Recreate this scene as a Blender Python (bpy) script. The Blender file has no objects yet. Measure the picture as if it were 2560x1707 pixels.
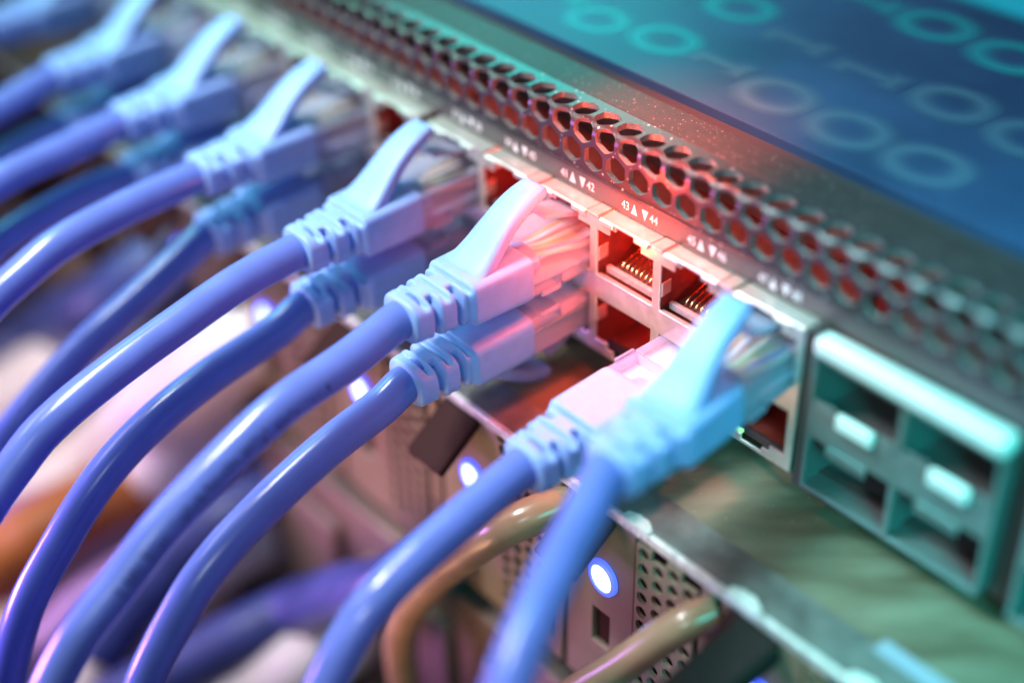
import bpy, bmesh, math, random
from mathutils import Vector, Matrix
random.seed(7)
SC = bpy.context.scene
COL = SC.collection
U = 0.1                      # every length below is written in millimetres; 1 Blender unit = 1 cm
SC.unit_settings.scale_length = 0.01

# ---------------------------------------------------------------- camera
CAM = Vector((149.499, -134.970, 127.292))
RX = Vector((0.64768557, 0.42997686, -0.62898593))   # world X in camera (right, down, forward)
RY = Vector((0.76167005, -0.38602188, 0.52042853))
RZ = Vector((-0.01903011, -0.81615379, -0.5775213))
right = Vector((RX[0], RY[0], RZ[0])); down = Vector((RX[1], RY[1], RZ[1])); fwd = Vector((RX[2], RY[2], RZ[2]))
cd = bpy.data.cameras.new('camera'); cam = bpy.data.objects.new('camera', cd); COL.objects.link(cam)
m = Matrix(((right[0], -down[0], -fwd[0], CAM[0]*U), (right[1], -down[1], -fwd[1], CAM[1]*U),
            (right[2], -down[2], -fwd[2], CAM[2]*U), (0, 0, 0, 1)))
cam.matrix_world = m
cd.sensor_width = 36.0; cd.lens = 51.21; cd.clip_start = 0.05; cd.clip_end = 1000
cd.dof.use_dof = True; cd.dof.focus_distance = 22.42; cd.dof.aperture_fstop = 0.038
SC.camera = cam

# ---------------------------------------------------------------- world and lamps; coloured and fill lamps added to tint and brighten
W = bpy.data.worlds.new('World'); SC.world = W; W.use_nodes = True
bg = W.node_tree.nodes['Background']; bg.inputs[0].default_value = (0.60, 0.62, 0.85, 1); bg.inputs[1].default_value = 0.07

def area(name, loc, target, sx, sy, power, col, spread=180):
    d = bpy.data.lights.new(name, 'AREA'); d.shape = 'RECTANGLE'; d.size = sx*U; d.size_y = sy*U
    d.energy = power; d.color = col; d.spread = math.radians(spread)
    o = bpy.data.objects.new(name, d); COL.objects.link(o)
    o.location = Vector(loc)*U
    o.rotation_euler = (Vector(target)-Vector(loc)).to_track_quat('-Z', 'Y').to_euler()
    return o
def point(name, loc, r, power, col):
    d = bpy.data.lights.new(name, 'POINT'); d.shadow_soft_size = r*U; d.energy = power; d.color = col
    o = bpy.data.objects.new(name, d); COL.objects.link(o); o.location = Vector(loc)*U
    return o
area('key_lamp', (-110, -150, 270), (-35, -25, 5), 150, 45, 2350, (0.95, 0.97, 1.0), 60)
area('front_lamp', (-210, -200, 170), (-45, -45, 0), 140, 70, 330, (0.78, 0.82, 1.0), 70)
area('violet_fill', (-200, -240, -40), (-10, -95, -38), 110, 50, 1350, (0.66, 0.25, 1.0), 50)
area('pink_low_fill', (-150, -150, -40), (-105, -60, -112), 60, 60, 340, (1.0, 0.82, 0.74), 100)
area('warm_low_fill', (-15, -95, -75), (-25, -20, -36), 60, 30, 170, (1.0, 0.52, 0.26), 80)
area('teal_fill', (210, -80, 70), (112, 0, -4), 70, 70, 640, (0.0, 0.80, 0.76), 48)
area('teal_right_fill', (-35, -75, 235), (95, 3, 18), 70, 50, 540, (0.08, 0.86, 0.90), 36)
area('teal_left_fill', (-230, -60, 150), (-95, 2, 18), 60, 60, 270, (0.15, 1.0, 0.72), 45)
area('teal_back_fill', (-130, 110, 90), (-40, 50, 26), 80, 60, 520, (0.05, 0.95, 0.85), 120)
area('blue_back_fill', (190, 200, 150), (80, 60, 26), 150, 100, 1550, (0.0, 0.28, 1.0))
area('right_fill_lamp', (150, -240, 150), (52, -55, 0), 80, 60, 115, (0.80, 0.90, 1.0), 34)
point('red_glow_fill', (15, -5.0, 9.0), 2.0, 48, (1.0, 0.09, 0.03))  # added red lamps, here to the port loop, imitate a flare
point('red_front_fill', (11.5, -7.0, 17.5), 2.5, 400, (1.0, 0.06, 0.02))
area('red_inner_fill', (10, 5.8, 16.0), (10, 12, 12.6), 100, 1.5, 70, (1.0, 0.03, 0.01))  # added behind the bezel so the vent holes look red
area('red_chassis_fill', (0, 40, 22), (0, 20, -10), 70, 8, 40, (1.0, 0.06, 0.03))  # added, the chassis has no lamp; reddens the interior
def spot(name, loc, target, r, power, col, ang):
    d = bpy.data.lights.new(name, 'SPOT'); d.shadow_soft_size = r*U; d.energy = power; d.color = col; d.spot_size = math.radians(ang); d.spot_blend = 1.0
    o = bpy.data.objects.new(name, d); COL.objects.link(o); o.location = Vector(loc)*U
    o.rotation_euler = (Vector(target)-Vector(loc)).to_track_quat('-Z', 'Y').to_euler()
spot('red_plate_fill', (12, 4, 62), (12, 10, 25), 3.0, 5200, (1.0, 0.10, 0.05), 70)  # added red spot, spreads the flare over the top plate
for px, pz, pw in ((14, 8, 62), (28, 8, 36), (-14, 8, 32), (14, -6.5, 26), (28, -6.5, 14), (0, 7, 6), (-45.5, 8, 8), (42, -6.5, 0.6)):
    point('port_glow_fill', (px, 9.0, pz), 0.8, pw, (1.0, 0.03, 0.01))  # added lamps hidden in the port cavities, no real source

SC.view_settings.view_transform = 'Standard'; SC.view_settings.look = 'None'
SC.view_settings.exposure = 0.1; SC.view_settings.gamma = 1.0
try: SC.view_settings.use_curve_mapping = False
except Exception: pass
SC.render.engine = 'CYCLES'
SC.cycles.use_denoising = True
SC.cycles.max_bounces = 10; SC.cycles.transmission_bounces = 8; SC.cycles.transparent_max_bounces = 8
SC.cycles.sample_clamp_indirect = 6.0; SC.cycles.caustics_refractive = False; SC.cycles.caustics_reflective = False

# ---------------------------------------------------------------- materials
def mat(name, col, rough=0.5, metal=0.0, bump=0.0, bscale=3.0, var=0.0, vscale=2.0, spec=0.5, trans=0.0, ior=1.45, emit=None, estr=0.0, stretch=None, sss=0.0, coat=0.0, col2=None):
    M = bpy.data.materials.new(name); M.use_nodes = True
    nt = M.node_tree; N = nt.nodes; L = nt.links
    p = N['Principled BSDF']
    p.inputs['Base Color'].default_value = (*col, 1); p.inputs['Roughness'].default_value = rough
    p.inputs['Metallic'].default_value = metal; p.inputs['Specular IOR Level'].default_value = spec
    p.inputs['Transmission Weight'].default_value = trans; p.inputs['IOR'].default_value = ior
    if coat: p.inputs['Coat Weight'].default_value = coat; p.inputs['Coat Roughness'].default_value = 0.08
    if sss:
        p.inputs['Subsurface Weight'].default_value = sss
        p.inputs['Subsurface Radius'].default_value = (0.05, 0.07, 0.12)
        p.inputs['Subsurface Scale'].default_value = 1.0
    if emit: p.inputs['Emission Color'].default_value = (*emit, 1); p.inputs['Emission Strength'].default_value = estr
    tc = N.new('ShaderNodeTexCoord')
    vec = tc.outputs['Object']
    if stretch:
        mp = N.new('ShaderNodeMapping'); mp.vector_type = 'TEXTURE'; mp.inputs['Rotation'].default_value = stretch[0]; mp.inputs['Scale'].default_value = stretch[1]
        L.new(vec, mp.inputs['Vector']); vec = mp.outputs['Vector']
    if var or col2:
        n = N.new('ShaderNodeTexNoise'); n.inputs['Scale'].default_value = vscale; n.inputs['Detail'].default_value = 6
        L.new(vec, n.inputs['Vector'])
        r = N.new('ShaderNodeValToRGB')
        a = col if col2 else [c*(1-var) for c in col]; b = col2 if col2 else [min(1, c*(1+var)) for c in col]
        r.color_ramp.elements[0].color = (*a, 1); r.color_ramp.elements[1].color = (*b, 1)
        r.color_ramp.elements[0].position = 0.32; r.color_ramp.elements[1].position = 0.68
        L.new(n.outputs['Fac'], r.inputs['Fac']); L.new(r.outputs['Color'], p.inputs['Base Color'])
        rr = N.new('ShaderNodeMapRange'); rr.inputs['To Min'].default_value = max(0, rough-0.07); rr.inputs['To Max'].default_value = rough+0.1
        L.new(n.outputs['Fac'], rr.inputs['Value']); L.new(rr.outputs['Result'], p.inputs['Roughness'])
    if bump:
        n2 = N.new('ShaderNodeTexNoise'); n2.inputs['Scale'].default_value = bscale; n2.inputs['Detail'].default_value = 4
        L.new(vec, n2.inputs['Vector'])
        b = N.new('ShaderNodeBump'); b.inputs['Strength'].default_value = bump; b.inputs['Distance'].default_value = 0.02
        L.new(n2.outputs['Fac'], b.inputs['Height']); L.new(b.outputs['Normal'], p.inputs['Normal'])
    return M

def dusty(M, amount=0.5, scale=14.0, thr=0.18, col=(0.75, 0.75, 0.72)):
    """specks of dust: pale dots where a voronoi cell centre is near and a noise allows it"""
    nt = M.node_tree; N = nt.nodes; L = nt.links; p = N['Principled BSDF']
    tc = N.new('ShaderNodeTexCoord')
    v = N.new('ShaderNodeTexVoronoi'); v.inputs['Scale'].default_value = scale; v.inputs['Randomness'].default_value = 1.0
    L.new(tc.outputs['Object'], v.inputs['Vector'])
    n = N.new('ShaderNodeTexNoise'); n.inputs['Scale'].default_value = scale*0.7; n.inputs['Detail'].default_value = 5
    L.new(tc.outputs['Object'], n.inputs['Vector'])
    add = N.new('ShaderNodeMath'); add.operation = 'ADD'; L.new(v.outputs['Distance'], add.inputs[0])
    sc = N.new('ShaderNodeMath'); sc.operation = 'MULTIPLY'; sc.inputs[1].default_value = 0.5; L.new(n.outputs['Fac'], sc.inputs[0]); L.new(sc.outputs[0], add.inputs[1])
    lt = N.new('ShaderNodeMapRange'); lt.inputs['From Min'].default_value = thr+0.32; lt.inputs['From Max'].default_value = thr+0.20
    lt.inputs['To Min'].default_value = 0; lt.inputs['To Max'].default_value = amount
    L.new(add.outputs[0], lt.inputs['Value'])
    mx = N.new('ShaderNodeMixRGB'); mx.inputs[2].default_value = (*col, 1); L.new(lt.outputs['Result'], mx.inputs['Fac'])
    src = p.inputs['Base Color'].links[0].from_socket if p.inputs['Base Color'].links else None
    if src: L.new(src, mx.inputs[1])
    else: mx.inputs[1].default_value = p.inputs['Base Color'].default_value
    L.new(mx.outputs['Color'], p.inputs['Base Color'])
    return M

M_JACKET = mat('cable jacket blue pvc', (0.13, 0.20, 0.60), 0.20, bump=0.09, bscale=3.5, var=0.08, vscale=1.4, spec=0.55)
M_BOOT = mat('moulded boot blue', (0.25, 0.41, 0.80), 0.45, bump=0.04, bscale=30, var=0.05, vscale=5, sss=0.25)
def clear_plastic():
    M = mat('clear polycarbonate', (0.66, 0.70, 0.92), 0.04, spec=0.8, bump=0.06, bscale=5)
    nt = M.node_tree; N = nt.nodes; L = nt.links
    tr = N.new('ShaderNodeBsdfTransparent'); tr.inputs[0].default_value = (0.96, 0.97, 1.0, 1)
    fr = N.new('ShaderNodeFresnel'); fr.inputs['IOR'].default_value = 1.5
    mr = N.new('ShaderNodeMapRange'); mr.inputs['To Min'].default_value = 0.22; mr.inputs['To Max'].default_value = 1.0
    L.new(fr.outputs[0], mr.inputs['Value'])
    mx = N.new('ShaderNodeMixShader'); L.new(mr.outputs['Result'], mx.inputs[0])
    L.new(tr.outputs[0], mx.inputs[1]); L.new(N['Principled BSDF'].outputs[0], mx.inputs[2])
    L.new(mx.outputs[0], N['Material Output'].inputs['Surface'])
    return M
M_CLEAR = clear_plastic()
M_STEEL = mat('jack shield tin', (0.74, 0.72, 0.68), 0.34, 0.75, bump=0.05, bscale=12, var=0.08, vscale=6)
M_GOLD = mat('gold contact', (0.95, 0.70, 0.32), 0.18, 1.0)
M_BLACKP = mat('black jack plastic', (0.11, 0.10, 0.10), 0.42, bump=0.04, bscale=20)
M_HOUSING = mat('jack plastic painted red glow', (0.13, 0.022, 0.016), 0.5, bump=0.05, bscale=20, var=0.2, vscale=6)  # black plastic with the red port glow put into its colour
M_LIPP = mat('grey jack lip plastic', (0.33, 0.31, 0.32), 0.45, bump=0.1, bscale=25, var=0.2, vscale=18)
M_BEZEL = mat('bezel painted steel', (0.085, 0.07, 0.07), 0.42, 0.2, bump=0.08, bscale=40, var=0.10, vscale=20)
M_GRILLE = dusty(mat('grille painted steel', (0.045, 0.036, 0.042), 0.30, 0.25, bump=0.10, bscale=40, var=0.12, vscale=20), 0.55, 9.0, 0.10)
M_TOP = dusty(mat('top plate dusty paint', (0.036, 0.028, 0.03), 0.45, 0.0, spec=0.2, bump=0.22, bscale=26, var=0.18, vscale=8), 0.40, 15.0, 0.10)
M_CUT = mat('bare cut metal', (0.21, 0.225, 0.225), 0.34, 0.3, bump=0.3, bscale=30, var=0.2, vscale=25)
M_LID = mat('lid satin metal', (0.022, 0.055, 0.13), 0.45, 0.0, spec=0.25, bump=0.05, bscale=18, var=0.25, vscale=0.35)
M_PRINT = mat('white print', (0.85, 0.85, 0.85), 0.6)
M_DIGIT = mat('cyan overlay digit', (0.05, 0.48, 0.55), 0.5)
M_DIGIT2 = mat('faint overlay digit', (0.12, 0.22, 0.32), 0.5)
M_INNER = mat('chassis interior zinc', (0.40, 0.36, 0.34), 0.5, 0.1, var=0.3, vscale=1.2)
M_SFP = mat('transceiver cage metal', (0.15, 0.19, 0.19), 0.38, 0.35, var=0.1, vscale=4, bump=0.04, bscale=10)
M_CAGEIN = mat('cage inner wall', (0.12, 0.13, 0.13), 0.45, 0.2)
M_SFPBR = mat('polished cage tab', (0.72, 0.76, 0.74), 0.35, 0.1)
M_DARKIN = mat('dark cage interior', (0.035, 0.035, 0.04), 0.5)
M_SRVLID = dusty(mat('galvanised server lid', (0.10, 0.078, 0.048), 0.5, 0.1, bump=0.12, bscale=9, vscale=1.3,
               stretch=((0, 0, 0.866), (2.6, 0.7, 1.0)), col2=(0.20, 0.185, 0.13)), 0.30, 10.0, 0.03)
M_HEM = dusty(mat('galvanised hem', (0.15, 0.16, 0.15), 0.42, 0.35, bump=0.08, bscale=30, var=0.35, vscale=1.6), 0.25, 16.0, 0.04)
M_BARE = mat('bare scraped metal', (0.80, 0.80, 0.76), 0.4, 0.2, bump=0.3, bscale=20, var=0.15, vscale=10)
M_SRVEDGE = mat('worn lid edge', (0.66, 0.66, 0.62), 0.35, 0.5, bump=0.15, bscale=14, var=0.25, vscale=7)
M_TRAY = mat('drive tray grey', (0.215, 0.15, 0.105), 0.45, 0.1, bump=0.03, bscale=10, var=0.08, vscale=2)
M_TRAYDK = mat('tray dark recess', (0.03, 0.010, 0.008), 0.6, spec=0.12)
M_LED = mat('blue led lens', (0.6, 0.7, 1.0), 0.3, emit=(0.22, 0.30, 1.0), estr=6.5)
M_LEDHALO = mat('blue led halo', (0.1, 0.15, 0.9), 0.3, emit=(0.06, 0.10, 1.0), estr=1.6)  # blue flare around the white light, shaped as a glowing ring
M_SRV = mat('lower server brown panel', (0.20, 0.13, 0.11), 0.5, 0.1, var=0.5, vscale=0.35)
M_DONGLE = dusty(mat('dongle black plastic', (0.018, 0.017, 0.016), 0.55, bump=0.1, bscale=30, spec=0.08), 0.2, 8.0, 0.02)
M_BROWN = mat('smoky brown cable', (0.27, 0.17, 0.10), 0.22, var=0.15, vscale=1.5)
M_DKBLUE = mat('dark blue cable', (0.045, 0.06, 0.22), 0.4, var=0.2, vscale=1)
M_PALE = mat('pale cable sleeve', (0.86, 0.74, 0.74), 0.5, var=0.08, vscale=0.6)
M_ORANGE = mat('orange cable', (0.42, 0.12, 0.025), 0.5, var=0.1, vscale=1)
M_VIOLET = mat('violet cable', (0.42, 0.22, 0.52), 0.4, var=0.1, vscale=1)
M_LABEL = mat('pale sticker', (0.26, 0.30, 0.38), 0.5)
M_GREEN = mat('green light pipe', (0.35, 0.8, 0.25), 0.3, emit=(0.35, 0.9, 0.25), estr=0.8)
M_INK = mat('faded jacket ink', (0.02, 0.03, 0.12), 0.5)
WIRES = [mat('wire '+n, c, 0.4) for n, c in (('white orange', (0.9, 0.72, 0.55)), ('orange', (0.9, 0.42, 0.06)), ('white green', (0.78, 0.88, 0.7)),
         ('blue', (0.12, 0.25, 0.7)), ('white blue', (0.75, 0.8, 0.95)), ('green', (0.22, 0.52, 0.14)), ('white brown', (0.85, 0.75, 0.66)), ('brown', (0.34, 0.17, 0.08)))]

# ---------------------------------------------------------------- object helpers
def tag(o, label=None, cat=None, group=None, kind=None):
    if label: o['label'] = label
    if cat: o['category'] = cat
    if group: o['group'] = group
    if kind: o['kind'] = kind
    return o
def thing(name, loc, label, cat, group=None):
    o = bpy.data.objects.new(name, None); COL.objects.link(o); o.location = Vector(loc)*U; o.empty_display_size = 0.3
    return tag(o, label, cat, group)
def link(name, bm, material, parent=None, bevel=0.0, seg=2, smooth=False, solid=None, loc=None):
    """bm is in mm, in world (or, with loc, local) coordinates"""
    me = bpy.data.meshes.new(name)
    off = Vector((0, 0, 0)) if parent is None or loc is not None else WORLD.get(parent.name, Vector((0, 0, 0)))
    for v in bm.verts: v.co = (v.co-off)*U
    bmesh.ops.recalc_face_normals(bm, faces=bm.faces[:])
    bm.to_mesh(me); bm.free()
    if smooth:
        for f in me.polygons: f.use_smooth = True
    me.materials.append(material)
    o = bpy.data.objects.new(name, me); COL.objects.link(o)
    if loc is not None: o.location = Vector(loc)*U
    if parent is not None: o.parent = parent
    WORLD[o.name] = off
    if solid:
        s = o.modifiers.new('solid', 'SOLIDIFY'); s.thickness = solid[0]*U; s.offset = solid[1]
    if bevel:
        b = o.modifiers.new('bevel', 'BEVEL'); b.width = bevel*U; b.segments = seg; b.limit_method = 'ANGLE'; b.angle_limit = math.radians(35)
        b.harden_normals = False
    return o
WORLD = {}
def root(name, loc, label, cat, group=None):
    t = thing(name, loc, label, cat, group); WORLD[t.name] = Vector(loc); return t

def box(bm, x0, x1, y0, y1, z0, z1, rot=None, piv=None):
    vs = [bm.verts.new((x, y, z)) for x in (x0, x1) for y in (y0, y1) for z in (z0, z1)]
    if rot is not None:
        pv = Vector(piv)
        for v in vs: v.co = pv + rot @ (v.co-pv)
    for f in ((0, 1, 3, 2), (4, 6, 7, 5), (0, 4, 5, 1), (2, 3, 7, 6), (0, 2, 6, 4), (1, 5, 7, 3)):
        bm.faces.new([vs[i] for i in f])
    return bm
def B(*a, **k): return box(bmesh.new(), *a, **k)

def plate(us, vs, filled, plane, w0, w1, bm=None):
    """union of grid cells as a slab. plane 'xz': u=x v=z w=y ; 'xy': u=x v=y w=z"""
    bm = bm or bmesh.new()
    P = (lambda u, v, w: (u, w, v)) if plane == 'xz' else (lambda u, v, w: (u, v, w))
    nu, nv = len(us)-1, len(vs)-1
    F = [[filled(0.5*(us[i]+us[i+1]), 0.5*(vs[j]+vs[j+1])) for j in range(nv)] for i in range(nu)]
    cache = {}
    def V(i, j, s):
        k = (i, j, s)
        if k not in cache: cache[k] = bm.verts.new(P(us[i], vs[j], w1 if s else w0))
        return cache[k]
    def at(i, j): return 0 <= i < nu and 0 <= j < nv and F[i][j]
    for i in range(nu):
        for j in range(nv):
            if not F[i][j]: continue
            for s in (0, 1):
                bm.faces.new((V(i, j, s), V(i+1, j, s), V(i+1, j+1, s), V(i, j+1, s)))
            if not at(i-1, j): bm.faces.new((V(i, j, 0), V(i, j+1, 0), V(i, j+1, 1), V(i, j, 1)))
            if not at(i+1, j): bm.faces.new((V(i+1, j, 0), V(i+1, j+1, 0), V(i+1, j+1, 1), V(i+1, j, 1)))
            if not at(i, j-1): bm.faces.new((V(i, j, 0), V(i+1, j, 0), V(i+1, j, 1), V(i, j, 1)))
            if not at(i, j+1): bm.faces.new((V(i, j+1, 0), V(i+1, j+1, 0), V(i+1, j+1, 1), V(i, j+1, 1)))
    bmesh.ops.dissolve_limit(bm, angle_limit=0.01, verts=bm.verts[:], edges=bm.edges[:])
    return bm

def spline(pts, n=10):
    P = [Vector(p) for p in pts]; P = [P[0]*2-P[1]] + P + [P[-1]*2-P[-2]]
    out = []
    for i in range(1, len(P)-2):
        a, b, c, d = P[i-1], P[i], P[i+1], P[i+2]
        for k in range(n):
            t = k/n
            out.append(0.5*((2*b)+(c-a)*t+(2*a-5*b+4*c-d)*t*t+(3*b-a-3*c+d)*t*t*t))
    out.append(P[-2]); return out
def tube(bm, pts, r, n=24, k=10, wob=0.0, cap=True):
    path = spline(pts, k) if k else [Vector(p) for p in pts]
    rings = []; up = Vector((0, 0, 1))
    tprev = None; nrm = None
    for i, p in enumerate(path):
        t = (path[min(i+1, len(path)-1)]-path[max(i-1, 0)]).normalized()
        if nrm is None:
            nrm = t.orthogonal().normalized() if abs(t.z) > .95 else (up-t*up.dot(t)).normalized()
        else: nrm = (nrm-t*nrm.dot(t)).normalized()
        bi = t.cross(nrm); rr = r(i/(len(path)-1)) if callable(r) else r
        ring = []
        for j in range(n):
            a = 2*math.pi*j/n
            w = 1+wob*(math.sin(3*a+i*0.11)+math.sin(2*a-i*0.07+1))*0.5
            ring.append(bm.verts.new(p+(nrm*math.cos(a)+bi*math.sin(a))*rr*w))
        rings.append(ring)
    for A, Bq in zip(rings, rings[1:]):
        for j in range(n): bm.faces.new((A[j], A[(j+1) % n], Bq[(j+1) % n], Bq[j]))
    if cap:
        bm.faces.new(rings[0][::-1]); bm.faces.new(rings[-1])
    return bm

def text_bm(s, size):
    cu = bpy.data.curves.new('glyph', 'FONT'); cu.body = s; cu.size = size; cu.align_x = 'CENTER'; cu.align_y = 'CENTER'; cu.extrude = 0.02
    o = bpy.data.objects.new('glyph', cu); COL.objects.link(o)
    dg = bpy.context.evaluated_depsgraph_get(); dg.update()
    me = bpy.data.meshes.new_from_object(o.evaluated_get(dg))
    bm = bmesh.new(); bm.from_mesh(me)
    bpy.data.objects.remove(o); bpy.data.curves.remove(cu); bpy.data.meshes.remove(me)
    return bm

PITCH = 13.97
def colx(i):                       # column index -> x of its centre (0 = ports 41/42); gangs of six
    return i*PITCH - 3.5*(((-3-i)//6)+1 if i <= -3 else 0)
def portno(i): return 41+2*i

# ================================================================ the switch
sw = root('network_switch', (0, 3, -15), 'black rack network switch with honeycomb vent and numbered port rows', 'network switch')
XL, XR = -330.0, 190.0
# --- bezel strip with the printed port numbers (butts on top of the jack shields)
bz = B(XL, XR, 3.0, 4.6, 12.95, 16.30)
link('bezel', bz, M_BEZEL, sw, 0.12)
rd = B(XL, XR, 2.75, 4.5, 16.32, 16.85)
link('bezel_ridge', rd, M_GRILLE, sw, 0.18)
link('faceplate', B(49.6, 51.0, 0.6, 5.0, -15, 12.93), M_BEZEL, sw, 0.1)
link('faceplate', B(82.0, 86.2, 3.2, 5.0, -15, 12.93), M_BEZEL, sw, 0.1)
link('bottom_lip', B(XL, XR, 4.0, 6.0, -15.0, -13.2), M_BEZEL, sw, 0.1)
# --- vent grille: honeycomb sheet bent over the top edge
R_B, ZB = 2.0, 23.5
def bend(x, s):
    y0 = 3.2
    if s <= ZB: return (x, y0, s)
    a = (s-ZB)/R_B
    if a <= math.pi/2: return (x, y0+R_B*(1-math.cos(a)), ZB+R_B*math.sin(a))
    return (x, y0+R_B+(s-ZB-R_B*math.pi/2), ZB+R_B)
HX, HS = 4.97, 4.08
S_ROWS = (19.5, 19.5+HS, 19.5+2*HS)
S_TOP = S_ROWS[2]+HS*0.667+0.75
def hexpts(cx, cs, f, nseg):
    hh = HS*2/3.0
    c = [(0, hh), (HX/2, hh/2), (HX/2, -hh/2), (0, -hh), (-HX/2, -hh/2), (-HX/2, hh/2)]
    out = []
    for k in range(6):
        a, b = c[k], c[(k+1) % 6]
        for q in range(nseg):
            t = q/nseg
            out.append([a[0]+(b[0]-a[0])*t, a[1]+(b[1]-a[1])*t])
    if f < 1:                      # inner hole: shrink and round the corners
        n = len(out)
        sm = []
        for i in range(n):
            pr, cu, nx = out[i-1], out[i], out[(i+1) % n]
            w = 0.22
            sm.append([cu[0]*(1-2*w)+(pr[0]+nx[0])*w, cu[1]*(1-2*w)+(pr[1]+nx[1])*w])
        fx = f; fs = (f*HX*0.5-0.02)/(HX*0.5)
        out = [[p[0]*fx, p[1]*fs] for p in sm]
    return [(cx+p[0], cs+p[1]) for p in out]
gb = bmesh.new(); cache = {}
def gv(x, s):
    k = (round(x, 2), round(s, 2))
    if k not in cache: cache[k] = gb.verts.new(bend(x, s))
    return cache[k]
NS = 4
n_hex = int((XR-XL)/HX)
X00 = 3.30-HX*round((3.30-XL)/HX)
for r in range(3):
    for i in range(n_hex):
        cx = X00+i*HX+(HX/2 if r == 1 else 0)
        if cx < -215 or cx > 120: continue
        O = hexpts(cx, S_ROWS[r], 1.0, NS); I = hexpts(cx, S_ROWS[r], 0.835, NS)
        n = len(O)
        for j in range(n):
            j2 = (j+1) % n
            gb.faces.new((gv(*O[j]), gv(*O[j2]), gv(*I[j2]), gv(*I[j])))
        if r == 0:
            for j in range(2*NS+NS, 2*NS+NS+0): pass
            lo = [O[j] for j in range(2*NS, 4*NS+1)]
            for a, b in zip(lo, lo[1:]):
                gb.faces.new((gv(*a), gv(*b), gv(b[0], 16.6), gv(a[0], 16.6)))
        if r == 2:
            hi = [O[j % n] for j in range(5*NS, 7*NS+1)]
            for a, b in zip(hi, hi[1:]):
                gb.faces.new((gv(*a), gv(*b), gv(b[0], S_TOP), gv(a[0], S_TOP)))
vg = link('vent_grille', gb, M_GRILLE, sw, 0.0, solid=(1.0, -1.0), smooth=False)
vg.data.materials.append(M_CUT); vg.modifiers['solid'].material_offset_rim = 1
YT = bend(0, S_TOP)[1]; ZT = ZB+R_B
link('top_plate', B(XL, XR, YT+0.02, 16.7, ZT-1.0, ZT), M_TOP, sw, 0.25)
gapb = B(XL, XR, 16.72, 19.6, ZT-2.6, ZT-0.9)
link('lid_seam', gapb, M_DARKIN, sw)
lid = link('lid', B(XL, XR, 19.62, 420, ZT-1.2, ZT+0.75), M_LID, sw, 0.18, 2)
# overlaid glowing digits painted on the lid: glyph tops point to -X, lines run along +X
DIG = [('0', -24.5, 29.9, 1, 0.9), ('0', -10.5, 32.4, 1, 0.95), ('0', -11.1, 51.8, 1, 1.0), ('1', 5.0, 48.2, 0, 1.0), ('1', 21.0, 47.0, 0, 1.0), ('0', 36.5, 47.5, 0, 1.0),
       ('0', 51.5, 46.0, 0, 1.0), ('0', 16.5, 29.8, 0, 1.0), ('0', 31.4, 28.9, 0, 1.0), ('0', 46.0, 28.4, 0, 1.0), ('0', 17.0, 70.0, 1, 1.05), ('0', 33.0, 68.4, 1, 1.05),
       ('1', 2.0, 70.5, 1, 1.05), ('1', 2.5, 32.3, 0, 0.9), ('1', -37.0, 33.0, 1, 0.9), ('1', -26.0, 52.0, 1, 1.0), ('0', -14.0, 72.0, 1, 1.0)]
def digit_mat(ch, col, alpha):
    """soft-edged glow painted as a decal: a ring for 0, a stem with foot and flag for 1, laid out in the patch's own 0..1 coordinates"""
    M = bpy.data.materials.new('soft overlay glow '+ch); M.use_nodes = True; nt = M.node_tree; N = nt.nodes; L = nt.links
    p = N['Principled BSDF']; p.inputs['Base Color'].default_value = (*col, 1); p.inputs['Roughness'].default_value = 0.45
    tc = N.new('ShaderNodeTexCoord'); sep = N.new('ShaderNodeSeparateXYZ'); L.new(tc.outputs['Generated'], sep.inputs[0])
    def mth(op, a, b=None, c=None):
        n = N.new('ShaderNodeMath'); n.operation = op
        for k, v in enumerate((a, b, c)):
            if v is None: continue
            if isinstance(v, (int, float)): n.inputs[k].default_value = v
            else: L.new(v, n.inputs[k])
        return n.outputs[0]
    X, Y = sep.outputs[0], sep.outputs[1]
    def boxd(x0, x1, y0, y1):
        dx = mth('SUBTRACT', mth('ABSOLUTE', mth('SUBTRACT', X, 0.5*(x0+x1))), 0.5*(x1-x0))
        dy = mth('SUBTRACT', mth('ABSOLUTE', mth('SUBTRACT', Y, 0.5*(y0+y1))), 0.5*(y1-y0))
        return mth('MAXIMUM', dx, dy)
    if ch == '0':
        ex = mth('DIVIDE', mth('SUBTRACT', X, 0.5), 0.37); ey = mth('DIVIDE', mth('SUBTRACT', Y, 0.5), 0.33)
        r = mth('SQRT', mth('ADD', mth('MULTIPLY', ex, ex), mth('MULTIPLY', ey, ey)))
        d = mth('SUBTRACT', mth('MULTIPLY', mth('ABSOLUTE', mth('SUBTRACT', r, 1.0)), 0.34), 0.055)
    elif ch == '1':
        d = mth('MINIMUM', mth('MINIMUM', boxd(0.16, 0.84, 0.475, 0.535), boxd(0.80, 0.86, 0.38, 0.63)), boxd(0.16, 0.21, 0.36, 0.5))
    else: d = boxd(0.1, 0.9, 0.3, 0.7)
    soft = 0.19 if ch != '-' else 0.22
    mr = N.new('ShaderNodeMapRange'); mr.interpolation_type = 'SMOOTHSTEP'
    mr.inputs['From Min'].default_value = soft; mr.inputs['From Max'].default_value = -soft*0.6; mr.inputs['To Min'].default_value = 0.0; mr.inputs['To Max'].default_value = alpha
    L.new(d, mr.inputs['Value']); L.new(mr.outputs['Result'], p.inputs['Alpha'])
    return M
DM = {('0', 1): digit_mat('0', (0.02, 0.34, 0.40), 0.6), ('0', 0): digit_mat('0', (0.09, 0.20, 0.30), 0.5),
      ('1', 1): digit_mat('1', (0.02, 0.34, 0.40), 0.6), ('1', 0): digit_mat('1', (0.09, 0.20, 0.30), 0.5), ('-', 1): digit_mat('-', (0.02, 0.55, 0.70), 0.8)}
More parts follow.
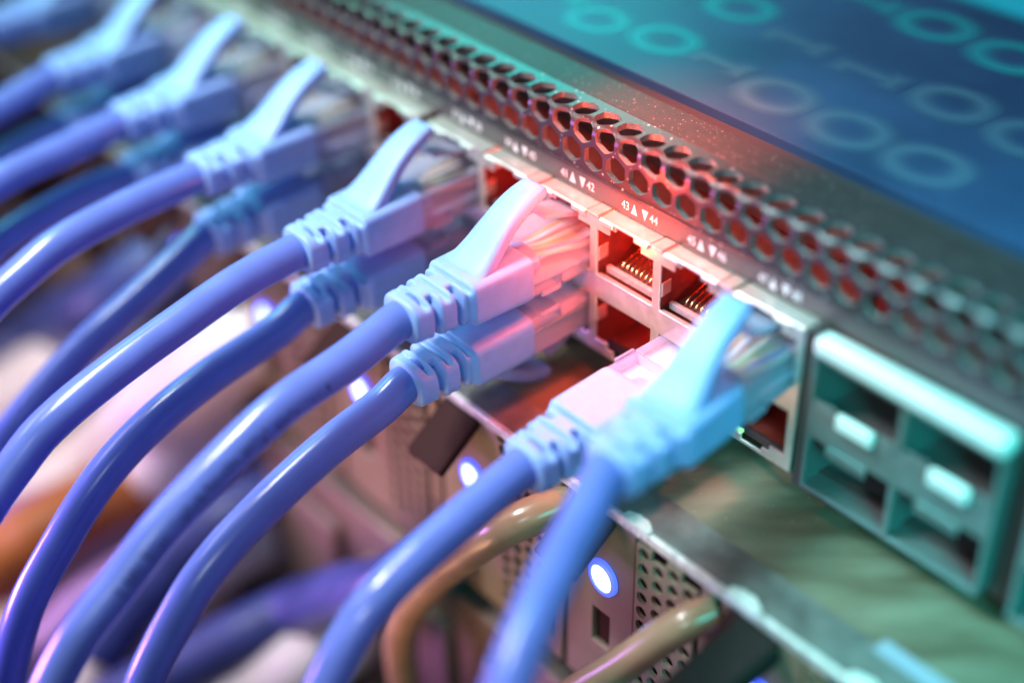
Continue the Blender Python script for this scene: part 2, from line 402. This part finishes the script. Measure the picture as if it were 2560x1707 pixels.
def patch(name, x0, x1, y0, y1, z, M):
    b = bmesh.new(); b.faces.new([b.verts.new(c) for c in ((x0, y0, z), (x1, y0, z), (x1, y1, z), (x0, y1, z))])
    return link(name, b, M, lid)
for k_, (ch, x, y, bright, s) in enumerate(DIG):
    patch('overlay_digit', x-7.4*s, x+7.4*s, y-6.8*s, y+6.8*s, ZT+0.78+0.012*k_, DM[(ch, bright)])
patch('painted_glow_stripe', -15, 85, 78, 98, ZT+1.05, DM[('-', 1)])  # lit streak on the lid, painted as a soft cyan patch
patch('painted_glow_stripe', -60, -22, 62, 78, ZT+1.07, DM[('-', 1)])
# --- chassis interior seen through holes and ports
inn = bmesh.new()
box(inn, XL, XR, 46, 47, -15, ZT-1.3); box(inn, XL, XR, 6.5, 47, -17.4, -15.02)
link('chassis', inn, M_INNER, sw)
# --- jack gangs
def opening(dx, z):
    """dx from the column centre; True inside the port opening"""
    az = abs(z); ax = abs(dx)
    lo, hi = (2.05, 10.15) if z > 0 else (2.35, 10.3)
    if lo < az < hi and ax < 6.15: return True
    if hi <= az < 11.35 and ax < 3.4: return True
    if 11.35 <= az < 12.25 and ax < 2.0: return True
    return False
def gang(cols):
    xs = [colx(c) for c in cols]
    x0, x1 = xs[0]-7.55, xs[-1]+7.55
    us = sorted(set([x0, x1]+[round(x+d, 3) for x in xs for d in (-6.15, -3.4, -2.0, 2.0, 3.4, 6.15)]))
    vs = [-12.9, -12.25, -11.35, -10.3, -2.35, 2.05, 10.15, 11.35, 12.25]
    g = link('jack_shield', plate(us, vs, lambda u, v: not any(opening(u-x, v) for x in xs), 'xz', 0.0, 0.42), M_STEEL, sw, 0.14)
    # folded roof with the paired slots beside every divider; lip rolled over the front edge
    div = [x+PITCH/2 for x in xs[:-1]]
    cuts = sorted(set([x0, x1]+[round(d+s*(1.38+e), 3) for d in div for s in (-1, 1) for e in (-0.17, 0.17)]))
    rb = plate(cuts, [-0.25, 3.6], lambda u, v: not any(abs(abs(u-d)-1.38) < 0.17 for d in div), 'xy', 12.27, 12.83)
    rf = link('shield_roof', rb, M_STEEL, g, 0.22, 3)
    near = cols[-1] > -9
    if near:
        # rolled lips hanging over the fascia beside the latch notches, raised tongues between the slots
        for x in xs:
            for sg in (-1, 1):
                a, b = sorted((x+sg*2.25, x+sg*5.35))
                link('rolled_lip', B(a, b, -0.55, 0.0, 11.75, 12.72), M_STEEL, g, 0.24, 3)
        for d in div: link('raised_tongue', B(d-1.15, d+1.15, -0.5, 2.9, 12.85, 13.0), M_STEEL, g, 0.07)
        for x in xs: link('port_hem', B(x-6.1, x+6.1, -0.12, 0.9, 1.62, 2.03), M_STEEL, g, 0.15)
    # cavity walls: one comb-shaped moulding behind the fascia
    wx = [x0]
    for x in xs: wx += [x-6.17, x+6.17]
    wx += [x1]
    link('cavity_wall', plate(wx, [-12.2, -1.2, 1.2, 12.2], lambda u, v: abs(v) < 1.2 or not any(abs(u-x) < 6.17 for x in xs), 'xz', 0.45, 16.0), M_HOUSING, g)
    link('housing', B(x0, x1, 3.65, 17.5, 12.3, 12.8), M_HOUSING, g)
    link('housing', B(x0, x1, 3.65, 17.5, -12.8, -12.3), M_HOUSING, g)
    if near:
        for x in xs:
            for zc in (5.6, -5.9):
                r = Matrix.Rotation(math.radians(7), 3, 'Z')
                link('spring_tab', B(x-6.12, x-5.90, 0.3, 5.6, zc-1.25, zc+1.25, rot=r, piv=(x-6.0, 0.3, zc)), M_STEEL, g, 0.06)
                if zc > 0:
                    lb = bmesh.new()
                    box(lb, x-5.6, x+5.6, 1.6, 2.5, 1.9, 3.1)
                    link('contact_rest', lb, M_LIPP, g, 0.12)
                    link('contact_floor', B(x-5.6, x+5.6, 2.55, 14, 1.3, 2.2), M_BLACKP, g)
    return g
def pins(g, c, up=True):
    x = colx(c); s = 1 if up else -1
    for k in range(8):
        px = x+(k-3.5)*1.02
        b = bmesh.new()
        tube(b, [(px, 3.0, s*2.4), (px, 3.3, s*3.3), (px, 4.2, s*3.9), (px, 6.5, s*4.7), (px, 11, s*6.6), (px, 14, s*7.4)], 0.19, 8, 4)
        link('contact_pin', b, M_GOLD, g, smooth=True)
gangs = {}
for lo in (-2, -8, -14, -20):
    cols = list(range(lo, lo+6)); g = gang(cols)
    for c in cols: gangs[c] = g
for c in (1, 2, -1, -3): pins(gangs[c], c)
# light pipe at the lower right port
link('link_light', B(36.8, 40.0, 0.05, 0.6, -11.2, -10.7), M_GREEN, gangs[3], 0.1)
# --- printed port labels: number, up triangle, down triangle, number
def tri(bm, cx, cz, w, h, up):
    s = 1 if up else -1
    a = [(cx-w/2, cz-s*h/2), (cx+w/2, cz-s*h/2), (cx, cz+s*h/2)]
    f = [bm.verts.new((p[0], 2.965, p[1])) for p in a]; bk = [bm.verts.new((p[0], 2.99, p[1])) for p in a]
    bm.faces.new(f); bm.faces.new(bk[::-1])
    for i in range(3): bm.faces.new((f[i], f[(i+1) % 3], bk[(i+1) % 3], bk[i]))
for c in range(-14, 4):
    x = colx(c); b = bmesh.new()
    tri(b, x-1.15, 14.72, 1.35, 1.85, True); tri(b, x+1.15, 14.58, 1.35, 1.85, False)
    for s, n in ((-1, portno(c)), (1, portno(c)+1)):
        t = text_bm(str(n), 2.05)
        for v in t.verts: v.co = Vector((x+s*3.05+v.co.x*0.86, 2.975-v.co.z, 14.62+v.co.y*1.0))
        me = bpy.data.meshes.new('t'); t.to_mesh(me); t.free(); b.from_mesh(me); bpy.data.meshes.remove(me)
    link('port_label', b, M_PRINT, sw)
# --- transceiver cages to the right of the copper ports
def cage(x0):
    x1 = x0+30.6; xm = 0.5*(x0+x1)
    cg = link('transceiver_cage', plate([x0, x0+0.7, xm-0.45, xm+0.45, x1-0.7, x1], [-14.2, -13.5, -4.4, 1.1, 9.0, 9.6],
              lambda u, v: not ((-13.5 < v < -4.4 or 1.1 < v < 9.0) and (x0+0.7 < u < xm-0.45 or xm+0.45 < u < x1-0.7)), 'xz', 0.2, 0.9), M_SFP, sw, 0.12)
    w = bmesh.new()
    for x in (x0+0.35, xm, x1-0.35): box(w, x-0.3, x+0.3, 0.95, 42, -13.6, 9.1)
    for z in (-13.9, -1.6, 9.3): box(w, x0, x1, 0.95, 42, z-0.25, z+0.25)
    link('cage_wall', w, M_CAGEIN, cg)
    link('cage_back', B(x0, x1, 30, 31, -13.6, 9.1), M_DARKIN, cg)
    top = B(x0, x1, -0.5, 3.0, 9.65, 12.6)
    link('cage_top_rim', top, M_SFPBR, cg, 0.9, 4)
    for xc in (x0+0.25*30.6, x0+0.75*30.6):
        for (a, b_, ybr, mm) in ((-6.6, -2.6, 0.0, M_SFP), (-2.1, 4.1, -0.9, M_SFPBR), (4.5, 7.0, 0.0, M_SFP)):
            link('gasket_tab', B(xc+a, xc+b_, ybr, 0.18, 0.2, 2.6), mm, cg, 0.35, 3)
        link('latch_tab', B(xc-3.5, xc+3.5, -0.35, 0.18, -5.9, -4.0), M_SFP, cg, 0.3, 2)
    return cg
for x0 in (51.2, 86.4, 121): cage(x0)

# ================================================================ patch cables
def superloft(stations, n=72):
    bm = bmesh.new(); rings = []
    for st in stations:
        y, cz, hw, hh, e, gr_side, gr_top = st
        ring = []
        for j in range(n):
            a = 2*math.pi*(j+0.5)/n; ca, sa = math.cos(a), math.sin(a)
            k = (abs(ca)**e+abs(sa)**e)**(-1.0/e)
            side = min(1.0, max(0.0, (abs(ca)-0.42)/0.12)) if abs(ca) > abs(sa)*0.55 else 0.0
            d = gr_side*min(1, max(0, (abs(ca)-0.38)/0.14)) + gr_top*min(1, max(0, (0.80-abs(ca))/0.14))
            ring.append(bm.verts.new((ca*k*(hw-d), y, cz+sa*k*(hh-d*0.95))))
        rings.append(ring)
    for A, Bq in zip(rings, rings[1:]):
        for j in range(n): bm.faces.new((A[j], A[(j+1) % n], Bq[(j+1) % n], Bq[j]))
    bm.faces.new(rings[0][::-1]); bm.faces.new(rings[-1])
    return bm
def groove(y, cs, w, depth):
    g = 0.0
    for c in cs:
        d = abs(y-c)/(w/2)
        if d < 1: g = max(g, depth*min(1.0, (1-d)*2.6))
    return g
def boot_bm():
    st = []
    ys = [-11.3-0.0]
    y = -11.3
    while y > -33.0: st.append(y); y -= 0.16
    out = []
    for y in st:
        if y > -11.9: t = (-11.3-y)/0.6; hw, hh, e = 5.78+0.10*t, 3.82+0.12*t, 9
        elif y > -22.4: t = (-11.9-y)/10.5; hw, hh, e = 5.88-0.12*t, 3.94-0.1*t, 9-2.0*t
        elif y > -23.6: t = (-22.4-y)/1.2; hw, hh, e = 5.76-0.7*t*t, 3.84-0.35*t*t, 7-2.5*t
        else: t = (-23.6-y)/9.4; hw, hh, e = 5.05-0.75*t, 3.62-0.05*t, 4.5-1.6*t
        if y < -32.4: q = (-32.4-y)/0.6; hw -= 0.4*q*q; hh -= 0.4*q*q
        gs = groove(y, (-25.1, -29.0), 1.5, 1.5)
        gt = groove(y, (-23.45, -27.0, -30.6), 1.2, 1.1)
        out.append((y, 0.0, hw, hh, e, gs, gt))
    return superloft(out)
def arm_bm():
    path = [(-21.6, 2.3), (-19.5, 3.2), (-17.0, 5.0), (-14.0, 7.6), (-11.2, 9.7), (-8.8, 11.0), (-6.8, 11.7), (-5.2, 12.0)]
    P = spline([(0, a, b) for a, b in path], 6)
    bm = bmesh.new(); rings = []
    N = len(P)
    for i, p in enumerate(P):
        u = i/(N-1); t = (P[min(i+1, N-1)]-P[max(i-1, 0)]).normalized(); nr = Vector((0, -t.z, t.y))
        hw = 5.6+(3.1-5.6)*min(1, u*2.1)**0.7 if u < 0.48 else 3.1+(2.3-3.1)*(u-0.48)/0.52
        th = 1.3-0.25*u
        if u > 0.94: q = (u-0.94)/0.06; th *= 1-0.35*q; hw *= 1-0.08*q
        ring = []
        for j in range(20):
            a = 2*math.pi*(j+.5)/20; ca, sa = math.cos(a), math.sin(a); k = (abs(ca)**6+abs(sa)**6)**(-1/6)
            ring.append(bm.verts.new(p+Vector((ca*k*hw, 0, 0))+nr*(sa*k*th)))
        rings.append(ring)
    for A, Bq in zip(rings, rings[1:]):
        for j in range(20): bm.faces.new((A[j], A[(j+1) % 20], Bq[(j+1) % 20], Bq[j]))
    bm.faces.new(rings[0][::-1]); bm.faces.new(rings[-1]); return bm
def plug_bm():
    bm = bmesh.new()
    box(bm, -5.75, 5.75, -11.6, 9.5, -1.2, 3.3)
    box(bm, -5.75, 5.75, -5.2, 9.5, -3.3, -1.22)
    box(bm, -5.45, 5.45, -11.4, -5.3, -3.45, -1.24)
    box(bm, -5.78, -5.2, -9.6, -5.6, -3.9, -3.0); box(bm, 5.2, 5.78, -9.6, -5.6, -3.9, -3.0)
    return bm
def latch_bm():
    bm = bmesh.new(); P = [(8.5, 3.45), (4, 4.6), (-1, 6.2), (-4.5, 7.4), (-6.0, 7.7)]
    rings = []
    for i, (y, z) in enumerate(P):
        hw = 3.0-0.2*i if i < 3 else 2.6+0.25*(i-3)
        rings.append([bm.verts.new(c) for c in ((-hw, y, z-.35), (hw, y, z-.35), (hw, y, z+.5), (-hw, y, z+.5))])
    for A, Bq in zip(rings, rings[1:]):
        for j in range(4): bm.faces.new((A[j], A[(j+1) % 4], Bq[(j+1) % 4], Bq[j]))
    bm.faces.new(rings[0][::-1]); bm.faces.new(rings[-1]); return bm
def mesh_of(bm, material, smooth):
    me = bpy.data.meshes.new('m')
    for v in bm.verts: v.co *= U
    bmesh.ops.recalc_face_normals(bm, faces=bm.faces[:]); bm.to_mesh(me); bm.free()
    if smooth:
        for f in me.polygons: f.use_smooth = True
    me.materials.append(material); return me
ME_BOOT = mesh_of(boot_bm(), M_BOOT, True); ME_ARM = mesh_of(arm_bm(), M_BOOT, True)
ME_PLUG = mesh_of(plug_bm(), M_CLEAR, False); ME_LATCH = mesh_of(latch_bm(), M_CLEAR, False)
ME_WIRE = []
for k in range(8):
    b = bmesh.new(); x1 = (k-3.5)*1.05; x0 = (k-3.5)*0.42; zz = (0.9 if k % 2 else -0.3)
    tube(b, [(x0, -12.5, zz), (x0*1.2, -9, zz+0.7), (x0+(x1-x0)*.55, -4, 0.9), (x1, 1, 0.6), (x1, 8.5, 0.4)], 0.46, 10, 5)
    ME_WIRE.append(mesh_of(b, WIRES[(k*3+1) % 8], True))
b = bmesh.new(); tube(b, [(0, -13, 0.2), (0, -10, 0.3), (0, -8.0, 0.4)], lambda u: 2.9-0.5*u, 20, 6)
for v in b.verts: v.co.x *= 1.45
ME_CORE = mesh_of(b, M_BOOT, True)
def sub(name, me, parent, bevel=0.0):
    o = bpy.data.objects.new(name, me); COL.objects.link(o); o.parent = parent
    if bevel:
        b = o.modifiers.new('bevel', 'BEVEL'); b.width = bevel*U; b.segments = 2; b.limit_method = 'ANGLE'; b.angle_limit = math.radians(35)
    return o
def patch_cable(c, up, path, label, droop=0.0, yaw=0.0, detail=True, seed=0, mark=None):
    """path: list of (dx, y, z) in world mm, dx relative to the column; starts behind the boot"""
    x = colx(c); zc = 4.75 if up else -5.75
    base = Vector((x, 0, zc))
    t = root('patch_cable', base, label, 'network cable', 'blue patch cables plugged into the switch')
    rot = Matrix.Rotation(yaw, 4, 'Z') @ Matrix.Rotation(droop, 4, 'X')
    if not up: rot = rot @ Matrix.Rotation(math.pi, 4, 'Y')
    def put(o): o.matrix_local = rot; return o
    bt = put(sub('boot', ME_BOOT, t)); put(sub('latch_guard', ME_ARM, t))
    pl = put(sub('plug', ME_PLUG, t, 0.18))
    sub('latch', ME_LATCH, pl, 0.12)
    sub('inner_sleeve', ME_CORE, pl)
    if detail:
        for w in ME_WIRE: sub('wire', w, pl)
    start = base+(rot.to_3x3() @ Vector((0, -28.0, 0))); mid = base+(rot.to_3x3() @ Vector((0, -33.2, 0)))
    pts = [start, mid]+[Vector((x+dx, y, z)) for dx, y, z in path]
    b = bmesh.new(); tube(b, pts, 3.0, 32, 10, wob=0.012)
    if mark:
        sp = spline(pts, 40); rnd = random.Random(seed+5); dist = 0.0; nxt = mark[0]
        side = Vector((0.73, -0.54, -0.02)) if mark[2] else Vector((0.75, -0.62, 0.25))
        for p, q in zip(sp, sp[1:]):
            dist += (q-p).length
            if dist > mark[1]: break
            if dist > nxt:
                tg = (q-p).normalized(); n_ = (side-tg*side.dot(tg)).normalized(); bi = tg.cross(n_)
                for k in range(rnd.randint(1, 3)):
                    hgt = rnd.uniform(0.18, 0.55); off = rnd.uniform(-0.65, 0.65); w_ = rnd.uniform(0.10, 0.22)
                    vs = []
                    for a_, o_ in ((-w_, off-hgt), (w_, off-hgt), (w_, off+hgt), (-w_, off+hgt)):
                        ang = o_/3.0
                        vs.append(b.verts.new(p+tg*a_+(n_*math.cos(ang)+bi*math.sin(ang))*3.06))
                    b.faces.new(vs).material_index = 1
                nxt = dist+(rnd.uniform(0.55, 0.8) if rnd.random() > 0.14 else 1.8)
    cord = link('cord', b, M_JACKET, t, smooth=True)
    cord.data.materials.append(M_INK)
    return t
def P(l, dx=0): return [(dx*i/max(1, len(l)-1), y, z) for i, (y, z) in enumerate(l)]
UPATH = [(-44, 2.3), (-56, -0.6), (-68, -4.0), (-77.5, -7.5), (-84, -11.6), (-95, -22), (-103, -38), (-108, -60)]
LPATH = [(-40, -10), (-52, -12.5), (-63, -16.2), (-73, -22), (-82.6, -31.2), (-90, -40), (-96, -52.6), (-101, -70)]
rad = math.radians
patch_cable(0, True, P([(-42.7, 1.6), (-54.4, -0.8), (-64.5, -5), (-75.3, -10.9), (-83.2, -16.8), (-91.8, -23.4), (-99, -33), (-104, -48), (-106, -66)]),
            'sharpest blue patch cable, its upper plug directly left of the empty lit ports', rad(0.8), mark=(21, 62, 1))
patch_cable(0, False, P([(-38.1, -9.8), (-48.1, -12.4), (-60.4, -17.3), (-70.1, -22.8), (-77.2, -29.6), (-84, -38.5), (-90, -52), (-94, -68)]),
            'blue patch cable in the bottom row, directly under the sharpest plug', rad(3.5))
patch_cable(3, True, [(7.0, -40.5, 2.2), (9.6, -46.4, 1.2), (12.5, -52.5, -0.2), (15.0, -57.5, -2.0), (17.1, -61.7, -4.4), (19.1, -65.5, -8.0), (21.2, -70, -15), (22.5, -74, -27), (23, -76, -45)],
            'blurred nearest blue patch cable, latch guard standing up, plugged into the rightmost copper port', rad(3.0), rad(5.5))
patch_cable(2, False, P([(-42.8, -9.4), (-52.9, -12.6), (-61.3, -16.6), (-68.7, -25.2), (-76, -38), (-80, -52), (-83, -68)]),
            'pale lit blue patch cable in the bottom row, partly covered by the nearest plug', rad(2.0))
patch_cable(-2, True, P(UPATH), 'blue patch cable in the top row, first plug up-left of the sharpest one', rad(2.2), seed=1)
patch_cable(-2, False, P(LPATH), 'blue patch cable in the bottom row, first lower plug up-left of the sharpest pair', rad(3.0), seed=2)
patch_cable(-4, True, P([(-46, 3.6), (-58.5, 1.8), (-67, -1.3), (-75.6, -5.6), (-86, -13), (-94, -26), (-100, -46)]),
            'blurred blue patch cable in the top row, second plug up-left of the sharpest one', rad(0.6))
patch_cable(-4, False, P([(-40.1, -11), (-49.6, -15.2), (-58.9, -19.3), (-68.4, -25), (-76.1, -30.6), (-84.3, -38), (-92, -52)]),
            'blue bottom-row patch cable, its cord running behind a nearer cord at the left edge', rad(3.5))
patch_cable(-6, True, P([(-44.6, 2.9), (-57.5, 1.2), (-72, -4), (-86, -14), (-95, -30)]),
            'strongly blurred blue patch cable in the top row, third plug up-left of the sharpest', rad(0.8))
patch_cable(-6, False, P([(-42, -6.9), (-53, -8.6), (-62, -11.2), (-74, -18), (-86, -32), (-94, -50)]),
            'blurred blue patch cable in the bottom row, bright glint on its cord at the left', rad(2))
patch_cable(-8, True, P([(-44, 1.6), (-57, -1.5), (-72, -8), (-86, -20)]),
            'strongly blurred blue patch cable in the top row, fourth plug up-left of the sharpest', rad(1.2), detail=False)
patch_cable(-8, False, P([(-42, -8), (-54, -11), (-70, -18), (-86, -34)]),
            'strongly blurred blue bottom-row patch cable nearest the top left corner', rad(2), detail=False)
patch_cable(-10, True, P([(-44, 1.6), (-57, -1.5), (-72, -8), (-86, -20)]),
            'most blurred blue patch cable, its plug cut by the top left corner of the picture', rad(1.2), detail=False)

# ================================================================ server below the switch
ZL = -18.5; YF = -20.4
sv = root('rack_server', (0, YF, -62), 'grey rack server below the switch with a worn bright lid edge', 'server')
ld = link('lid', B(-330, 190, YF+1.0, 300, ZL-1.2, ZL), M_SRVLID, sv, 0.3)
link('lid_edge', B(-330, 190, YF-0.2, YF+0.98, ZL-1.9, ZL+0.06), M_SRVEDGE, sv, 0.35, 3)
link('lid_hem', B(-330, 190, YF+0.6, -12.6, ZL+0.01, ZL+0.22), M_HEM, sv, 0.1)
for (xa, xb) in ((35.6, 41.2), (56.4, 62.2), (77.2, 83.0), (14.8, 20.4)):
    b = bmesh.new()
    n_ = 14; rr_ = random.Random(int(xa*10)); top = [(xa+(xb-xa)*q/n_, YF+0.9+1.3*math.sin(math.pi*min(1, (q+0.6)/n_*1.05))**0.6*rr_.uniform(0.75, 1.1)) for q in range(n_+1)]
    lo_ = [b.verts.new((x_, YF-0.24, ZL+0.36)) for x_, y_ in top]; hi_ = [b.verts.new((x_, y_, ZL+0.30)) for x_, y_ in top]
    dn_ = [b.verts.new((x_, YF-0.26, ZL-0.9-0.4*math.sin(q*2.1))) for q, (x_, y_) in enumerate(top)]
    for q in range(n_):
        b.faces.new((lo_[q], lo_[q+1], hi_[q+1], hi_[q])); b.faces.new((dn_[q], dn_[q+1], lo_[q+1], lo_[q]))
    link('bare_patch', b, M_BARE, sv)
link('sticker', B(76.6, 96, -14.0, -11.2, ZL+0.25, ZL+0.29), M_LABEL, sv)
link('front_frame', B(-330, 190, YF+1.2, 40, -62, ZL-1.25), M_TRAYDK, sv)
# drive trays
def honey(bm, x0, x1, z0, z1, y0, y1):
    pass
def tray_parts():
    """local frame: x 0..30.6, z 0..41 (top), front face at y=0"""
    parts = []
    wv, hv = 30.8, 40.0
    # honeycomb window x 15.6..28, built from cells; solid face elsewhere
    hx0, hx1, hz0, hz1 = 15.2, 28.4, 4.0, 40.0
    face = plate([0, 6.2, 10.0, hx0, hx1, wv], [0, 4.0, 11.5, 19.0, hz1-0.0], lambda u, v: not (hx0 < u < hx1 and v > 4.0) and not (6.2 < u < 10.0 and 11.5 < v < 19.0), 'xz', 0, 1.4)
    parts.append(('face', face, M_TRAY, 0.3))
    hb = bmesh.new(); sx, sz = 3.02, 2.96; cx = hx0+sx*0.5+0.3
    ncol = 4; cols = [hx0+0.55+sx*(k+0.5) for k in range(ncol)]
    for k, x in enumerate(cols):
        nrow = 12
        for r in range(nrow):
            zc = hz0+sz*(r+0.5)+(sz/2 if k % 2 else 0)
            if zc > hz1-1.0: continue
            hh = sz*0.5; hw = sx*0.5
            O = [(-hw*1.0, -hh), (0, -hh), (hw, -hh), (hw, 0), (hw, hh), (0, hh), (-hw, hh), (-hw, 0)]
            rr = 1.08
            ns = 16
            ip = [(math.cos(math.pi*(1.25)+2*math.pi*q/ns)*rr, math.sin(math.pi*(1.25)+2*math.pi*q/ns)*rr*1.05) for q in range(ns)]
            op = []
            for q in range(ns):
                a, b = O[q//2], O[(q//2+1) % 8]
                t = (q % 2)*0.5
                op.append((a[0]+(b[0]-a[0])*t, a[1]+(b[1]-a[1])*t))
            iv = [hb.verts.new((x+p[0], 0.25, zc+p[1])) for p in ip]; ov = [hb.verts.new((x+p[0], 0.25, zc+p[1])) for p in op]
            for q in range(ns):
                q2 = (q+1) % ns
                hb.faces.new((ov[q], ov[q2], iv[q2], iv[q]))
    parts.append(('honeycomb_vent', hb, M_TRAY, 0.0))
    parts.append(('vent_backing', B(hx0-.3, hx1+.3, 3.0, 3.4, hz0-.5, hz1), M_TRAYDK, 0.0))
    parts.append(('slot', B(6.0, 10.2, 1.0, 1.4, 11.3, 19.2), M_TRAYDK, 0.0))
    led = bmesh.new(); bmesh.ops.create_uvsphere(led, u_segments=24, v_segments=12, radius=2.6)
    for v in led.verts: v.co = Vector((8.6+v.co.x, -0.1+v.co.y*0.35, 27.0+v.co.z*1.1))
    parts.append(('status_led', led, M_LED, 0.0))
    rg = bmesh.new(); ring = []
    for q in range(28):
        a = 2*math.pi*q/28; ca, sa = math.cos(a), math.sin(a)
        ring.append([rg.verts.new((8.6+ca*rr2, yy, 27.0+sa*rr2*1.1)) for rr2, yy in ((2.35, -0.75), (3.05, -0.55), (3.15, 0.0), (2.3, -0.1))])
    for q in range(28):
        A, Bq = ring[q], ring[(q+1) % 28]
        for w_ in range(4): rg.faces.new((A[w_], A[(w_+1) % 4], Bq[(w_+1) % 4], Bq[w_]))
    parts.append(('led_halo', rg, M_LEDHALO, 0.0))
    lv = bmesh.new(); r = Matrix.Rotation(rad(38), 3, 'X')
    box(lv, 2.0, 11.0, -11.0, 0.0, 39.0, 40.6, rot=r, piv=(0, 0, 40))
    parts.append(('release_lever', lv, M_TRAYDK, 0.5))
    return parts
PROTO = None
for k in range(-5, 2):
    x0 = 23.5+32.1*k
    lab = {0: 'grey drive tray with a fully visible glowing blue light beside its round-holed vent', -1: 'drive tray whose blue light peeks out above the pale lit cord', 1: 'drive tray at the far right behind the black dongle',
           -2: 'brown drive tray whose blue light shows between the two sharpest cords', -3: 'brown drive tray behind the sharpest cords, left of their lit blue light', -4: 'brown drive tray whose blue light peeks out beside a blurred cord at left', -5: 'brown drive tray farthest up-left, its violet light half hidden by cords'}[k]
    t = root('drive_tray', (x0, YF, -60.5), lab, 'drive tray', 'drive trays along the server front')
    if PROTO is None:
        PROTO = []
        for nm, bm, mt, bv in tray_parts():
            o = link(nm, bm, mt, t, bv, loc=(0, 0, 0), smooth=(nm == 'status_led'), solid=((0.7, -1) if nm == 'honeycomb_vent' else None)); PROTO.append(o)
    else:
        for o in PROTO:
            q = o.copy(); COL.objects.link(q); q.parent = t

# lower machines in the rack, dark brown
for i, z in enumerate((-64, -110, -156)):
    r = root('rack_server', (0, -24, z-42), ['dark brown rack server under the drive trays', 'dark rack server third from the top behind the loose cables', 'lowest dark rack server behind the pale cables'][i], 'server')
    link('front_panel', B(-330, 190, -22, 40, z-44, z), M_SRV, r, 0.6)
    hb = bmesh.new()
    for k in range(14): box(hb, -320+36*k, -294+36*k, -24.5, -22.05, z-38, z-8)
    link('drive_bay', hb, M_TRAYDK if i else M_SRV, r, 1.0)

# ================================================================ dongle and loose cables
dg = root('usb_dongle', (63.3, -29, -22), 'dusty black stub plug in the server front, under the worn lid edge', 'usb plug')
rt = Matrix.Rotation(rad(7), 3, 'X')
link('body', B(59.4, 67.3, -38.5, -20.6, -24.0, -19.9, rot=rt, piv=(63, -20.6, -21)), M_DONGLE, dg, 1.1, 4)
def loose(name, pts, r, M, label, cat='cable', group=None, wob=0.0):
    b = bmesh.new(); tube(b, pts, r, 24, 10, wob)
    return tag(link(name, b, M, None, smooth=True), label, cat, group)
loose('loose_cable', [(24, -18, -24), (19, -28, -27), (11, -31, -37), (3, -33, -48), (-4, -34, -61), (-8, -33, -75), (-8, -32, -95), (-6, -32, -130)], 3.1, M_BROWN,
      'smoky brown cable arching down from the server front behind the pale lit cord')
loose('loose_cable', [(54.5, -19.6, -24), (51.5, -25, -26.5), (46, -30, -35), (39, -34, -45), (30, -38, -60), (22, -40, -90)], 2.7, M_BROWN,
      'glossy smoky cable leaving the server front beside the black stub plug')
def C(pts, r, M, label):
    a, b = Vector(pts[-2]), Vector(pts[-1]); d = b-a
    if b.y < -20: pts = list(pts)+[tuple(b+Vector((d.x*0.3, 14, d.z*0.5))), tuple(b+Vector((d.x*0.4, 32, d.z*0.6)))]
    return loose('loose_cable', pts, r, M, label, 'cable', 'loose cables hanging low in the rack')
C([(-155, -78, -96), (-150, -68, -91), (-144, -52, -85), (-140, -42, -80), (-133, -35, -75)], 9, M_PALE, 'thick pale pink sleeve far behind the cords at the left edge')
C([(-128, -59, -108), (-126, -48, -101), (-123, -39, -95), (-101, -35, -73), (-82, -35, -55)], 9, M_PALE, 'thick pale sleeve showing between the two nearest left cords')
C([(-110, -83, -124), (-105, -69, -116), (-104, -57, -106), (-103, -47, -98), (-102, -38, -91), (-90, -34, -75)], 8, M_PALE, 'pale pink sleeve crossing under the lower left cord')
C([(-81, -74, -121), (-79, -57, -108), (-77, -46, -100)], 9, M_PALE, 'broad pale pink sleeve behind the two sharpest cords')
C([(-49, -55, -113), (-46, -44, -106), (-40, -34, -99)], 9, M_PALE, 'pale sleeve at the bottom edge right of the sharpest lower cord')
C([(-61, -71, -106), (-54, -55, -99), (-49, -44, -94), (-44, -34, -90), (-26, -32, -73), (-10, -32, -59)], 6, M_DKBLUE, 'dark blue blurred cable running to the bottom edge right of the sharpest lower cord')
C([(-74, -67, -104), (-74, -57, -96), (-73, -50, -91), (-72, -43, -86), (-69, -34, -81)], 6, M_DKBLUE, 'dark blue blurred cable between the left cords of both rows')
C([(-160, -52, -85), (-154, -39, -79), (-145, -34, -71), (-114, -34, -50)], 8, M_DKBLUE, 'dark navy blurred cable at the left edge above the thick pale sleeve')
C([(-106, -81, -100), (-104, -73, -95), (-102, -67, -92), (-100, -62, -89)], 8, M_ORANGE, 'orange blurred cable end at the left edge')
C([(-119, -75, -98), (-114, -65, -94), (-110, -57, -92), (-105, -48, -89)], 5, M_VIOLET, 'violet blurred cable at the left edge above the orange one')
C([(-91, -89, -115), (-88, -77, -108), (-85, -70, -104), (-84, -63, -99)], 5, M_VIOLET, 'violet blurred cable low at the left behind the lower left cord')
